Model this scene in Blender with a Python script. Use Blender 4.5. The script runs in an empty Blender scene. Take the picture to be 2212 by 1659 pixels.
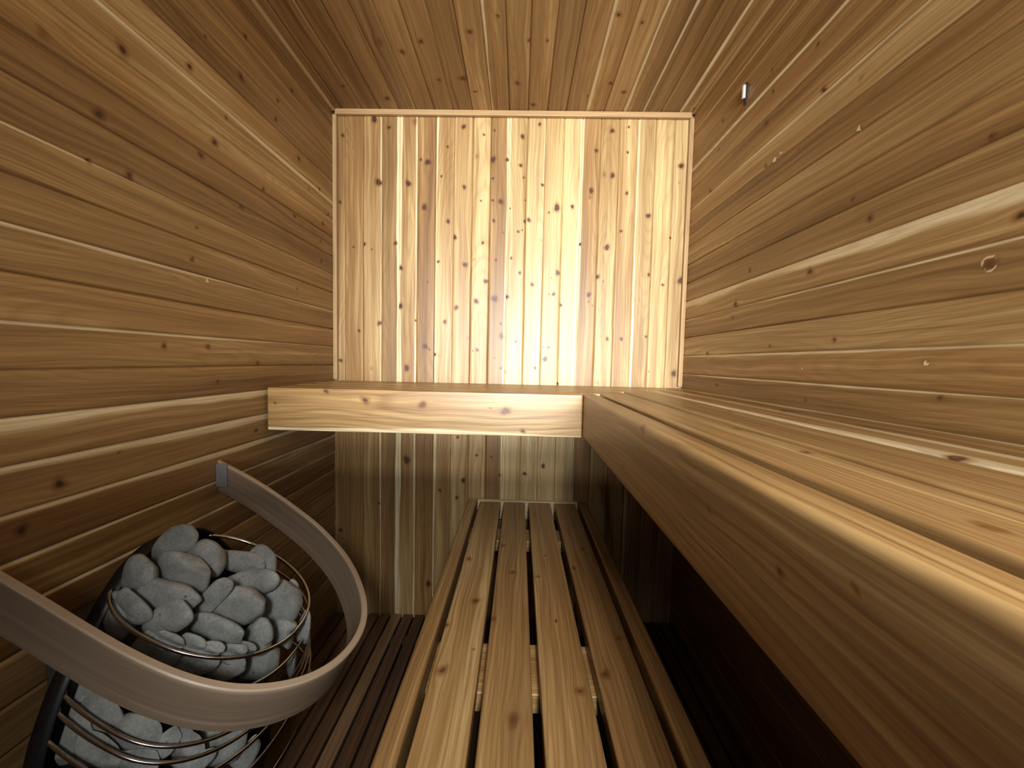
import bpy, bmesh, math, random
import numpy as np
from mathutils import Vector, Matrix

random.seed(7)
RNG = np.random.default_rng(11)
SC = bpy.context.scene
COL = SC.collection

# ------------------------------------------------------------------ room measures (metres)
XL, XR, YB, YF, ZT = -.803, .695, 1.70, -.42, 2.195
ZCAM = 1.16
KN_BACK=[(2.163,-0.632,0.0113,0),(2.096,-0.766,0.0058,0),(2.130,-0.569,0.0058,0),(2.156,-0.460,0.0129,1),(1.905,-0.613,0.0129,0),(1.902,-0.486,0.0103,0),(1.991,-0.405,0.0103,0),(2.001,-0.435,0.0045,0),(2.055,-0.322,0.0045,0),(1.934,-0.347,0.0042,0),(2.136,-0.255,0.0081,0),(2.105,-0.170,0.0045,0),(2.017,-0.198,0.0077,1),(2.005,-0.129,0.0097,0),(2.006,-0.072,0.0058,0),(1.928,-0.129,0.0045,0),(1.806,-0.418,0.0103,0),(1.748,-0.316,0.0077,0),(1.890,-0.249,0.0071,0),(1.835,-0.178,0.0039,0),(1.838,-0.128,0.0045,0),(1.833,-0.094,0.0090,0),(1.805,-0.055,0.0029,0),(1.754,-0.122,0.0058,0),(1.682,-0.286,0.0081,0),(1.653,-0.539,0.0071,0),(1.647,-0.675,0.0071,0),(1.661,-0.167,0.0058,0),(1.706,-0.080,0.0029,0),(1.821,-0.778,0.0052,0),(2.046,-0.722,0.0039,1),(2.123,-0.126,0.0039,0),(1.709,-0.017,0.0045,0),(2.150,0.062,0.0058,0),(2.099,-0.008,0.0081,0),(2.004,-0.070,0.0065,0),(1.982,-0.013,0.0065,0),(1.933,0.001,0.0039,0),(1.904,0.080,0.0058,0),(1.811,0.143,0.0129,0),(1.817,0.208,0.0071,0),(1.759,0.026,0.0077,0),(1.753,0.009,0.0052,0),(1.712,-0.018,0.0039,0),(1.716,-0.001,0.0032,0),(2.046,0.301,0.0065,0),(2.127,0.364,0.0081,0),(1.951,0.339,0.0090,1),(1.947,0.372,0.0090,0),(1.883,0.285,0.0090,0),(1.855,0.280,0.0081,1),(2.143,0.432,0.0045,0),(2.041,0.431,0.0045,0),(1.875,0.434,0.0058,0),(1.719,0.416,0.0052,0),(1.784,0.527,0.0084,0),(1.989,0.655,0.0097,0),(1.695,0.623,0.0039,0),(1.662,0.246,0.0058,0),(1.653,0.359,0.0097,0),(1.676,0.082,0.0026,0),(1.791,0.110,0.0039,0),(1.840,0.009,0.0026,0),(1.805,-0.053,0.0026,0),(1.921,0.651,0.0039,1),(1.550,-0.516,0.0081,0),(1.388,-0.517,0.0097,0),(1.579,-0.356,0.0058,0),(1.568,-0.241,0.0090,0),(1.493,-0.401,0.0029,0),(1.591,-0.204,0.0065,1),(1.500,-0.151,0.0090,0),(1.415,-0.191,0.0097,0),(1.386,-0.276,0.0090,0),(1.428,-0.113,0.0116,0),(1.436,-0.058,0.0071,0),(1.325,-0.325,0.0077,0),(1.313,-0.608,0.0084,0),(1.279,-0.696,0.0052,0),(1.328,-0.452,0.0039,0),(1.257,-0.223,0.0065,1),(1.217,-0.409,0.0090,0),(1.204,-0.391,0.0039,0),(1.184,-0.366,0.0058,0),(1.179,-0.347,0.0045,1),(1.207,-0.184,0.0065,0),(1.203,-0.203,0.0032,0),(1.269,-0.080,0.0097,0),(1.322,-0.084,0.0045,0),(1.246,-0.018,0.0052,0),(1.149,-0.777,0.0071,0),(1.122,-0.488,0.0110,0),(1.173,-0.108,0.0029,0),(1.115,-0.057,0.0081,1),(1.130,-0.080,0.0045,0),(1.599,-0.045,0.0052,0),(1.591,-0.110,0.0045,0),(1.626,-0.641,0.0032,0),(1.634,-0.720,0.0039,0),(1.117,-0.642,0.0071,1),(1.538,-0.007,0.0058,0),(1.490,0.047,0.0065,0),(1.541,0.154,0.0090,0),(1.519,0.127,0.0029,0),(1.451,0.139,0.0071,0),(1.451,0.120,0.0029,0),(1.405,0.173,0.0058,0),(1.452,0.289,0.0084,0),(1.407,0.306,0.0029,0),(1.422,0.289,0.0032,0),(1.528,0.325,0.0077,0),(1.509,0.349,0.0029,0),(1.645,0.359,0.0071,0),(1.540,0.539,0.0052,0),(1.499,0.599,0.0052,0),(1.518,0.675,0.0123,0),(1.246,-0.018,0.0052,0),(1.225,0.124,0.0052,0),(1.224,0.101,0.0032,0),(1.174,0.110,0.0103,0),(1.135,0.068,0.0058,0),(1.266,0.374,0.0065,0),(1.278,0.344,0.0045,1),(1.267,0.434,0.0065,0),(1.279,0.538,0.0045,0),(1.124,0.663,0.0103,0),(1.131,0.556,0.0026,0),(1.069,0.168,0.0045,0),(1.077,0.340,0.0058,1),(1.259,0.029,0.0065,1),(0.718,-0.486,0.0135,0),(0.747,-0.177,0.0049,0),(0.742,-0.114,0.0043,0),(0.634,-0.234,0.0086,0),(0.586,-0.337,0.0055,0),(0.707,0.114,0.0086,0),(0.671,0.034,0.0074,0),(0.556,-0.262,0.0061,0),(0.662,-0.076,0.0049,0),(0.520,-0.608,0.0049,0),(0.160,-0.384,0.0098,0),(0.393,-0.780,0.0074,0),(0.825,-0.262,0.0061,0)]
KN_LEFT=[(0.804,1.762,0.0102,0),(0.670,1.686,0.0095,1),(0.755,1.608,0.0097,0),(0.966,1.846,0.0081,0),(1.016,1.954,0.0042,0),(0.973,1.913,0.0068,1),(1.141,1.945,0.0089,0),(1.163,2.070,0.0064,0),(1.393,2.073,0.0070,0),(1.300,1.923,0.0073,0),(1.313,1.989,0.0066,0),(1.082,1.798,0.0046,0),(1.039,1.710,0.0104,0),(0.993,1.655,0.0085,0),(1.433,1.866,0.0089,0),(0.735,1.513,0.0047,0),(0.810,1.522,0.0082,0),(1.233,1.676,0.0064,0),(1.136,1.587,0.0092,0),(1.400,1.654,0.0072,0),(1.603,1.697,0.0083,0),(1.499,1.789,0.0043,0),(1.579,1.821,0.0067,0),(0.976,1.473,0.0040,0),(1.648,1.750,0.0057,0),(1.583,1.621,0.0055,0),(0.960,1.392,0.0062,0),(1.004,1.349,0.0041,2),(1.415,1.404,0.0050,0),(1.589,1.546,0.0074,0),(0.878,1.178,0.0068,0),(1.004,1.181,0.0066,0),(1.196,1.138,0.0064,0),(1.033,1.089,0.0050,0),(1.184,0.932,0.0065,0),(0.666,0.928,0.0092,0),(0.770,0.960,0.0028,0),(1.583,1.624,0.0055,0),(0.610,0.869,0.0076,0)]
KN_RIGHT=[(0.998,1.933,0.0051,0),(1.165,1.935,0.0053,0),(1.174,2.000,0.0040,0),(0.864,1.763,0.0059,1),(0.970,1.810,0.0069,0),(0.861,1.660,0.0044,2),(1.186,1.861,0.0068,0),(1.443,2.019,0.0067,0),(1.466,1.934,0.0043,0),(1.140,1.736,0.0066,2),(1.114,1.740,0.0051,2),(1.178,1.738,0.0051,0),(1.043,1.713,0.0030,0),(1.517,1.812,0.0062,0),(0.619,1.511,0.0042,0),(0.864,1.518,0.0045,0),(0.819,1.462,0.0066,0),(0.574,1.379,0.0073,0),(1.690,2.214,0.0089,0),(1.676,1.755,0.0059,0),(1.230,1.454,0.0064,0),(0.975,1.392,0.0090,0),(1.299,1.361,0.0106,0),(1.313,1.320,0.0053,0),(0.607,1.321,0.0087,3),(0.888,1.224,0.0057,0),(0.687,1.173,0.0040,2),(1.112,1.219,0.0045,0),(0.983,1.159,0.0023,2),(0.660,1.116,0.0038,0),(1.391,1.094,0.0065,0),(0.963,1.082,0.0039,0),(1.477,1.207,0.0078,0)]
KN_CEIL=[(1.342,-0.482,0.0142,1),(1.381,-0.419,0.0092,0),(1.337,-0.345,0.0089,0),(1.619,-0.550,0.0099,0),(1.513,-0.321,0.0069,0),(1.503,-0.231,0.0127,0),(1.298,-0.180,0.0093,0),(1.573,-0.194,0.0067,0),(1.527,-0.031,0.0092,0),(1.331,0.007,0.0064,0),(1.330,0.066,0.0055,0),(1.647,0.032,0.0099,0),(1.235,0.271,0.0080,0),(1.261,0.349,0.0059,0),(1.523,0.314,0.0081,0),(1.569,0.374,0.0084,0),(1.591,0.241,0.0047,0),(1.551,-0.695,0.0067,0),(1.240,-0.088,0.0055,0),(1.663,0.686,0.0069,0)]
KN_BFASCIA=[(-0.608,1.054,0.0059,0),(-0.483,1.028,0.0109,1),(-0.302,1.018,0.0092,0),(-0.040,1.004,0.0100,0),(0.016,0.942,0.0059,0),(-0.088,1.011,0.0029,0),(-0.771,1.013,0.0033,0)]
KN_RFASCIA=[(0.640,1.055,0.0067,0),(0.412,1.011,0.0025,1),(0.296,1.003,0.0038,1),(0.742,0.965,0.0039,1),(0.653,1.018,0.0029,1),(0.938,0.963,0.0035,1),(0.230,1.029,0.0014,1)]
KN_LOWER=[(1.163,-0.140,0.0081,1),(0.955,-0.096,0.0087,1),(0.861,-0.151,0.0055,1),(0.788,-0.081,0.0033,1),(0.730,-0.136,0.0093,1),(1.094,-0.006,0.0077,1),(1.257,-0.039,0.0079,1),(0.887,-0.047,0.0050,1),(0.630,0.004,0.0090,1),(0.888,0.099,0.0038,0),(0.693,0.126,0.0074,1),(1.198,0.094,0.0050,1),(1.128,0.173,0.0063,1),(0.836,0.232,0.0053,1),(0.734,0.181,0.0079,1),(1.250,0.220,0.0066,1),(1.076,0.065,0.0053,1)]
KN_RSLAT=[(0.451,0.500,0.0100,0),(0.897,0.611,0.0100,0),(0.848,0.453,0.0060,1),(0.248,0.298,0.0060,1),(0.458,0.335,0.0060,1),(0.619,0.345,0.0060,1)]
STONES=[
(-0.6638,0.7284,0.7925,0.042,0.0024,0.0286,0.0139,-0.0009,-0.0204,-0.0123,0.0135,-0.0068),
(-0.6023,0.7322,0.7649,0.035,0.0014,0.0136,0.0123,-0.0016,-0.0315,-0.0156,0.0189,-0.0102),
(-0.5564,0.7631,0.7456,0.0451,0.0005,-0.0053,-0.0025,-0.0013,-0.0217,-0.0093,0.0128,-0.007),
(-0.5249,0.7842,0.7175,0.0305,0.0006,0.0007,0.001,-0.0024,-0.0433,-0.0121,0.0181,-0.0102),
(-0.6121,0.6924,0.7587,0.0471,0.0002,-0.0115,-0.0076,-0.0019,-0.0311,-0.0153,0.0173,-0.01),
(-0.6683,0.6671,0.7651,0.0207,0.0018,0.0257,0.0231,-0.0006,-0.0185,-0.0152,0.0152,-0.009),
(-0.6052,0.6552,0.7375,0.0533,0.0004,-0.0101,-0.0048,-0.0015,-0.0253,-0.0124,0.0135,-0.0087),
(-0.5464,0.6777,0.7213,0.0279,0.0023,0.0313,0.012,-0.0004,-0.0107,-0.0071,0.0089,-0.0057),
(-0.5215,0.7373,0.7165,0.0546,0.0017,0.0128,0.0052,-0.0012,-0.0221,-0.0093,0.0132,-0.0079),
(-0.5165,0.6942,0.6943,0.0527,0.0015,0.0105,0.006,-0.0016,-0.0302,-0.0127,0.0171,-0.0115),
(-0.4745,0.7646,0.6584,0.0403,-0.0001,-0.0136,-0.0134,-0.0025,-0.0394,-0.015,0.0242,-0.0159),
(-0.5906,0.6338,0.709,0.036,0.0019,0.0218,0.0123,-0.0009,-0.0202,-0.0113,0.0121,-0.0086),
(-0.6439,0.6304,0.7325,0.0207,-0.001,-0.0236,-0.0147,-0.001,-0.0129,-0.01,0.0098,-0.0066),
(-0.6864,0.6421,0.7069,0.0238,-0.0011,-0.0271,-0.0251,-0.0017,-0.022,-0.017,0.0159,-0.0112),
(-0.5252,0.6619,0.6722,0.0493,0.0002,-0.012,-0.0052,-0.0013,-0.0213,-0.0092,0.0116,-0.0086),
(-0.4765,0.7005,0.6375,0.0247,0.0005,0.0005,0.0007,-0.0018,-0.0311,-0.0092,0.0135,-0.0101),
(-0.4614,0.755,0.6036,0.0296,0.0006,0.0007,0.0006,-0.0016,-0.028,-0.0095,0.0155,-0.0114),
(-0.4484,0.8012,0.5796,0.014,0.0001,-0.0016,-0.0038,-0.0019,-0.0328,-0.0046,0.0082,-0.0059),
(-0.5724,0.6203,0.6826,0.023,0.0002,-0.0035,-0.0023,-0.0009,-0.0153,-0.0072,0.0079,-0.006),
(-0.6064,0.6318,0.6564,0.0375,-0.0001,-0.0127,-0.0093,-0.0017,-0.0274,-0.0134,0.014,-0.0111),
(-0.5406,0.6305,0.6721,0.0197,0.0004,0.0004,0.0004,-0.0009,-0.0157,-0.007,0.0082,-0.0063),
(-0.5193,0.6349,0.6545,0.0246,0.001,0.0096,0.0058,-0.0007,-0.0148,-0.0068,0.0083,-0.0066),
(-0.5474,0.6389,0.6268,0.0353,0.001,0.007,0.0037,-0.001,-0.0183,-0.0079,0.0093,-0.0077),
(-0.5095,0.6596,0.6044,0.0337,0.001,0.0067,0.0038,-0.001,-0.0189,-0.0076,0.0098,-0.0083),
(-0.4784,0.7153,0.5696,0.0402,0.0016,0.0156,0.0103,-0.0013,-0.0263,-0.0099,0.0148,-0.0122),
(-0.4898,0.6545,0.6391,0.0231,0.0004,0.0005,0.0004,-0.001,-0.0177,-0.0071,0.0095,-0.0075),
(-0.4701,0.7981,0.6678,0.0116,-0,-0.0039,-0.0063,-0.0012,-0.0186,-0.0044,0.0074,-0.0046),
(-0.4755,0.6656,0.6369,0.0191,0.0002,-0.0029,-0.0019,-0.0007,-0.0123,-0.0048,0.0068,-0.0053),
(-0.4627,0.7941,0.5036,0.0179,0.0002,-0.0028,-0.0047,-0.0018,-0.0309,-0.0058,0.0099,-0.0082),
(-0.6923,0.5879,0.6171,0.0258,-0,-0.0087,-0.006,-0.0011,-0.0176,-0.0095,0.0081,-0.0075),
(-0.6548,0.5847,0.5825,0.0325,-0.0004,-0.0178,-0.0136,-0.0017,-0.0249,-0.0138,0.0123,-0.0121),
(-0.6038,0.5854,0.5525,0.0422,-0.0001,-0.0143,-0.0103,-0.0019,-0.0304,-0.0145,0.0141,-0.0146),
(-0.6941,0.5745,0.5649,0.0314,-0.0009,-0.0251,-0.019,-0.0017,-0.0237,-0.0152,0.0126,-0.013),
(-0.5554,0.5815,0.535,0.0203,0.0014,0.0178,0.0098,-0.0005,-0.0111,-0.0063,0.0066,-0.0071),
(-0.5363,0.6024,0.5196,0.0225,0.0009,0.0088,0.0102,-0.0013,-0.0261,-0.0098,0.011,-0.0117),
(-0.5015,0.6438,0.4756,0.0466,0.0013,0.0093,0.0059,-0.0016,-0.0293,-0.0109,0.014,-0.0149),
(-0.642,0.5646,0.5413,0.033,-0.0002,-0.0145,-0.0092,-0.0013,-0.0208,-0.0108,0.0095,-0.0105),
(-0.6906,0.5605,0.5512,0.0203,0.0004,0.0004,0.0006,-0.0014,-0.025,-0.0102,0.0083,-0.009),
(-0.4819,0.6779,0.4231,0.0311,0.0018,0.0228,0.011,-0.0007,-0.015,-0.0063,0.0089,-0.0097),
(-0.5801,0.5657,0.5249,0.0321,0.0003,-0.0049,-0.0024,-0.0009,-0.0154,-0.0069,0.0068,-0.0076),
(-0.5197,0.5972,0.4908,0.0329,0.0006,0.0007,0.0003,-0.0008,-0.0139,-0.0055,0.0063,-0.0071),
(-0.6438,0.5873,0.6143,0.0217,-0.0003,-0.0119,-0.0077,-0.0009,-0.0141,-0.0079,0.0072,-0.0067)]


# ------------------------------------------------------------------ object helpers
def tag(o, label=None, cat=None, group=None, kind=None):
    if label: o['label'] = label
    if cat: o['category'] = cat
    if group: o['group'] = group
    if kind: o['kind'] = kind
    return o

def empty(name, loc, label, cat, group=None):
    o = bpy.data.objects.new(name, None)
    o.empty_display_size = .05
    o.location = loc
    COL.objects.link(o)
    return tag(o, label, cat, group)

def link(name, me, mat, parent=None):
    o = bpy.data.objects.new(name, me)
    COL.objects.link(o)
    if mat is not None: me.materials.append(mat)
    if parent is not None:
        o.parent = parent
        o.matrix_parent_inverse = Matrix.Translation(-Vector(parent.location))
    return o

def mesh_np(name, V, F, smooth=False):
    """V (n,3) array, F list/array of quads (m,4) or list of polygons"""
    me = bpy.data.meshes.new(name)
    V = np.asarray(V, dtype=np.float32)
    me.vertices.add(len(V)); me.vertices.foreach_set('co', V.ravel())
    if isinstance(F, np.ndarray):
        m, k = F.shape
        me.loops.add(m*k); me.polygons.add(m)
        me.loops.foreach_set('vertex_index', F.astype(np.int32).ravel())
        me.polygons.foreach_set('loop_start', np.arange(0, m*k, k, dtype=np.int32))
        me.polygons.foreach_set('loop_total', np.full(m, k, dtype=np.int32))
    else:
        tot = np.array([len(f) for f in F], dtype=np.int32)
        flat = np.concatenate([np.asarray(f, dtype=np.int32) for f in F])
        me.loops.add(len(flat)); me.polygons.add(len(F))
        me.loops.foreach_set('vertex_index', flat)
        me.polygons.foreach_set('loop_start', np.concatenate([[0], np.cumsum(tot)[:-1]]).astype(np.int32))
        me.polygons.foreach_set('loop_total', tot)
    me.update(calc_edges=True)
    me.validate()
    if smooth: me.polygons.foreach_set('use_smooth', np.ones(len(me.polygons), dtype=bool))
    return me

def add_attrs(me, wd, wp):
    a = me.attributes.new('wd', 'FLOAT_VECTOR', 'POINT'); a.data.foreach_set('vector', wd.astype(np.float32).ravel())
    b = me.attributes.new('wp', 'FLOAT_COLOR', 'POINT'); b.data.foreach_set('color', wp.astype(np.float32).ravel())

def sstep(a, b, x):
    t = np.clip((x-a)/(b-a), 0, 1); return t*t*(3-2*t)

def wobble(u, seed, f=(.9, 2.1, 4.3), amp=(1, .5, .25)):
    r = np.random.default_rng(int(seed*1000)+3)
    s = 0
    for k, a in zip(f, amp): s = s + a*np.sin(2*math.pi*(k*u*(.8+.4*r.random()) + r.random()))
    return s

# ------------------------------------------------------------------ materials
def nd(nt, t, loc=(0, 0), **kw):
    n = nt.nodes.new(t); n.location = loc
    for k, v in kw.items(): setattr(n, k, v)
    return n

def math_n(nt, op, a, b=None, clamp=False):
    n = nt.nodes.new('ShaderNodeMath'); n.operation = op; n.use_clamp = clamp
    for i, v in enumerate((a, b)):
        if v is None: continue
        if isinstance(v, (int, float)): n.inputs[i].default_value = v
        else: nt.links.new(v, n.inputs[i])
    return n.outputs[0]

def smooth_n(nt, v, a, b):
    n = nt.nodes.new('ShaderNodeMapRange'); n.interpolation_type = 'SMOOTHSTEP'
    nt.links.new(v, n.inputs[0]); n.inputs[1].default_value = a; n.inputs[2].default_value = b
    return n.outputs[0]

def mix_c(nt, fac, a, b, mode='MIX'):
    n = nt.nodes.new('ShaderNodeMix'); n.data_type = 'RGBA'; n.blend_type = mode
    for s, v in ((n.inputs[0], fac), (n.inputs[6], a), (n.inputs[7], b)):
        if isinstance(v, (int, float)): s.default_value = v
        elif isinstance(v, tuple): s.default_value = (*v, 1)
        else: nt.links.new(v, s)
    return n.outputs[2]

def wood_mat(name, dark, mid, pale, sap, rough=.42, ring=.35, fiber=.35, knot=(.045, .022, .014), spec=.4, gain=1.0):
    m = bpy.data.materials.new(name); m.use_nodes = True
    nt = m.node_tree; nt.nodes.clear()
    out = nd(nt, 'ShaderNodeOutputMaterial'); bs = nd(nt, 'ShaderNodeBsdfPrincipled')
    nt.links.new(bs.outputs[0], out.inputs[0])
    wd = nd(nt, 'ShaderNodeAttribute', attribute_name='wd')
    wp = nd(nt, 'ShaderNodeAttribute', attribute_name='wp')
    sp = nd(nt, 'ShaderNodeSeparateColor'); nt.links.new(wp.outputs['Color'], sp.inputs[0])
    phase, kn, sp_ = sp.outputs[0], sp.outputs[1], sp.outputs[2]
    tone = wp.outputs['Alpha']
    # fibre noise: long in u, fine in v
    def noise(su, sv, detail=3, rough_=.55, ss=7.31):
        vm = nd(nt, 'ShaderNodeVectorMath', operation='MULTIPLY'); nt.links.new(wd.outputs['Vector'], vm.inputs[0])
        vm.inputs[1].default_value = (su, sv, ss)
        n = nd(nt, 'ShaderNodeTexNoise'); nt.links.new(vm.outputs[0], n.inputs['Vector'])
        n.inputs['Scale'].default_value = 1; n.inputs['Detail'].default_value = detail; n.inputs['Roughness'].default_value = rough_
        return n.outputs['Fac']
    fine = noise(7, 420, 3, .6)
    med = noise(1.3, 95, 3, .55)
    blot = noise(1.2, 26, 2, .5)
    # ring lines, jittered by the medium noise
    ph = math_n(nt, 'ADD', phase, math_n(nt, 'MULTIPLY', math_n(nt, 'SUBTRACT', med, .5), .9))
    sn = math_n(nt, 'SINE', math_n(nt, 'MULTIPLY', ph, 2*math.pi))
    rg = math_n(nt, 'POWER', math_n(nt, 'MULTIPLY_ADD', sn, .5), 3.0)
    rg.node.inputs[0].links[0].from_node.inputs[2].default_value = .5
    rgm = math_n(nt, 'MULTIPLY', rg, math_n(nt, 'MULTIPLY', blot, 1.7))
    t = math_n(nt, 'ADD', tone, math_n(nt, 'MULTIPLY', math_n(nt, 'SUBTRACT', blot, .5), .75))
    t = math_n(nt, 'ADD', t, math_n(nt, 'MULTIPLY', math_n(nt, 'SUBTRACT', med, .5), .80))
    cr = nd(nt, 'ShaderNodeValToRGB'); nt.links.new(t, cr.inputs[0])
    e = cr.color_ramp.elements; e[0].position = 0; e[0].color = (*dark, 1); e[1].position = 1; e[1].color = (*pale, 1)
    x = e.new(.5); x.color = (*mid, 1)
    col = cr.outputs[0]
    # hue shift from plank to plank
    sx = nd(nt, 'ShaderNodeSeparateXYZ'); nt.links.new(wd.outputs['Vector'], sx.inputs[0])
    wn = nd(nt, 'ShaderNodeTexWhiteNoise', noise_dimensions='1D'); nt.links.new(sx.outputs[2], wn.inputs['W'])
    col = mix_c(nt, math_n(nt, 'MULTIPLY', wn.outputs[0], .35), col, mix_c(nt, 1.0, col, (1.10, .92, .78), 'MULTIPLY'))
    col = mix_c(nt, smooth_n(nt, sp_, .2, .8), col, sap)
    col = mix_c(nt, math_n(nt, 'MULTIPLY', rgm, ring, True), col, mix_c(nt, 1.0, col, (.50, .38, .30), 'MULTIPLY'))
    fv = math_n(nt, 'MULTIPLY_ADD', math_n(nt, 'SUBTRACT', fine, .5), fiber*2)
    fv.node.inputs[2].default_value = gain
    cmb = nd(nt, 'ShaderNodeCombineColor')
    for i in range(3): nt.links.new(fv, cmb.inputs[i])
    col = mix_c(nt, 1.0, col, cmb.outputs[0], 'MULTIPLY')
    # knots: reddish halo, then a dark core with a lighter eye
    col = mix_c(nt, math_n(nt, 'MULTIPLY', smooth_n(nt, kn, .02, .45), .72), col, mix_c(nt, 1.0, col, (.62, .42, .32), 'MULTIPLY'))
    core = mix_c(nt, math_n(nt, 'MULTIPLY', smooth_n(nt, kn, .82, 1.0), .45), knot, tuple(c*3.6 for c in knot))
    col = mix_c(nt, math_n(nt, 'MULTIPLY', smooth_n(nt, kn, .45, .72), .93), col, core)
    nt.links.new(col, bs.inputs['Base Color'])
    rr = math_n(nt, 'MULTIPLY_ADD', fine, .12); rr.node.inputs[2].default_value = rough-.06
    nt.links.new(rr, bs.inputs['Roughness'])
    bs.inputs['Specular IOR Level'].default_value = spec
    bp = nd(nt, 'ShaderNodeBump'); bp.inputs['Strength'].default_value = .14; bp.inputs['Distance'].default_value = .002
    hh = math_n(nt, 'ADD', math_n(nt, 'MULTIPLY', fine, .5), math_n(nt, 'MULTIPLY', med, .6))
    hh = math_n(nt, 'ADD', hh, math_n(nt, 'MULTIPLY', kn, -.5))
    nt.links.new(hh, bp.inputs['Height']); nt.links.new(bp.outputs[0], bs.inputs['Normal'])
    return m

def plain_mat(name, col, rough=.5, metal=0., noise=0., scale=30., bump=0., spec=.5):
    m = bpy.data.materials.new(name); m.use_nodes = True
    nt = m.node_tree; bs = nt.nodes['Principled BSDF']
    bs.inputs['Roughness'].default_value = rough; bs.inputs['Metallic'].default_value = metal
    bs.inputs['Specular IOR Level'].default_value = spec
    tc = nd(nt, 'ShaderNodeTexCoord')
    n = nd(nt, 'ShaderNodeTexNoise'); n.inputs['Scale'].default_value = scale; n.inputs['Detail'].default_value = 6
    nt.links.new(tc.outputs['Object'], n.inputs['Vector'])
    lo = tuple(c*(1-noise) for c in col); hi = tuple(min(1, c*(1+noise)) for c in col)
    cr = nd(nt, 'ShaderNodeValToRGB'); cr.color_ramp.elements[0].position = .3; cr.color_ramp.elements[1].position = .7
    cr.color_ramp.elements[0].color = (*lo, 1); cr.color_ramp.elements[1].color = (*hi, 1)
    nt.links.new(n.outputs['Fac'], cr.inputs[0]); nt.links.new(cr.outputs[0], bs.inputs['Base Color'])
    if bump:
        bp = nd(nt, 'ShaderNodeBump'); bp.inputs['Strength'].default_value = bump; bp.inputs['Distance'].default_value = .004
        nt.links.new(n.outputs['Fac'], bp.inputs['Height']); nt.links.new(bp.outputs[0], bs.inputs['Normal'])
    return m

def stone_mat():
    m = bpy.data.materials.new('heater_stone_rock'); m.use_nodes = True
    nt = m.node_tree; bs = nt.nodes['Principled BSDF']
    at = nd(nt, 'ShaderNodeAttribute', attribute_name='sc')
    n1 = nd(nt, 'ShaderNodeTexNoise'); n1.inputs['Scale'].default_value = 26; n1.inputs['Detail'].default_value = 5
    n2 = nd(nt, 'ShaderNodeTexNoise'); n2.inputs['Scale'].default_value = 230; n2.inputs['Detail'].default_value = 6; n2.inputs['Roughness'].default_value = .7
    n3 = nd(nt, 'ShaderNodeTexVoronoi'); n3.inputs['Scale'].default_value = 62
    for n in (n1, n2, n3): nt.links.new(at.outputs['Vector'], n.inputs['Vector'])
    cr = nd(nt, 'ShaderNodeValToRGB'); nt.links.new(n1.outputs['Fac'], cr.inputs[0])
    e = cr.color_ramp.elements; e[0].position = .3; e[0].color = (.20, .203, .186, 1); e[1].position = .72; e[1].color = (.36, .362, .332, 1)
    sp = math_n(nt, 'MULTIPLY_ADD', math_n(nt, 'SUBTRACT', n2.outputs['Fac'], .5), 1.1); sp.node.inputs[2].default_value = 1.0
    cb = nd(nt, 'ShaderNodeCombineColor')
    for i in range(3): nt.links.new(sp, cb.inputs[i])
    col = mix_c(nt, 1., cr.outputs[0], cb.outputs[0], 'MULTIPLY')
    pit = math_n(nt, 'MULTIPLY', smooth_n(nt, n3.outputs['Distance'], .22, .10), smooth_n(nt, n1.outputs['Fac'], .52, .62))
    col = mix_c(nt, math_n(nt, 'MULTIPLY', pit, .6), col, (.07, .07, .07))
    nt.links.new(col, bs.inputs['Base Color'])
    bs.inputs['Roughness'].default_value = .85; bs.inputs['Specular IOR Level'].default_value = .25
    bp = nd(nt, 'ShaderNodeBump'); bp.inputs['Strength'].default_value = .35; bp.inputs['Distance'].default_value = .0022
    h = math_n(nt, 'ADD', n2.outputs['Fac'], math_n(nt, 'MULTIPLY', pit, -1.2))
    nt.links.new(h, bp.inputs['Height']); nt.links.new(bp.outputs[0], bs.inputs['Normal'])
    return m

SAP = (.70, .58, .365)
M_WALL = wood_mat('cedar_wall_planks', (.140, .070, .024), (.322, .197, .077), (.60, .465, .236), SAP, rough=.44, spec=.5, ring=.24, fiber=.42)
M_BENCH = wood_mat('cedar_bench_wood', (.150, .078, .028), (.355, .217, .086), (.62, .475, .235), SAP, rough=.38, spec=.55, ring=.44, fiber=.5, knot=(.10, .045, .022))
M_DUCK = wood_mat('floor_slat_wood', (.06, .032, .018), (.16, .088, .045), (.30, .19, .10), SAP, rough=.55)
M_RAIL = wood_mat('bent_birch_wood', (.16, .12, .085), (.245, .185, .130), (.52, .42, .31), (.6, .5, .36), rough=.42, ring=.12, fiber=.22)
M_TRIM = wood_mat('cedar_trim_wood', (.24, .145, .065), (.38, .25, .125), (.50, .36, .19), SAP, rough=.45, ring=.15)
M_STONE = stone_mat()
M_STEEL = plain_mat('polished_steel_wire', (.62, .62, .64), .14, 1., .04)
M_BLACK = plain_mat('black_painted_steel', (.012, .012, .013), .42, 0., .2, 60)
M_GAP_SHADE = plain_mat('gap_shade_black', (.006, .006, .006), .8)
M_GREY = plain_mat('brushed_grey_metal', (.36, .36, .38), .45, .6, .08, 80)
M_BOX = plain_mat('dull_grey_steel', (.10, .095, .08), .5, .3, .1, 40)
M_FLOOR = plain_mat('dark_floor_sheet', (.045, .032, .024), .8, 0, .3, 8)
M_PALE = plain_mat('pale_satin_metal', (.72, .70, .68), .35, .5, .05)
M_SENSOR_SHADOW = plain_mat('sensor_shadow_dark', (.035, .022, .018), .7)

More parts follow.
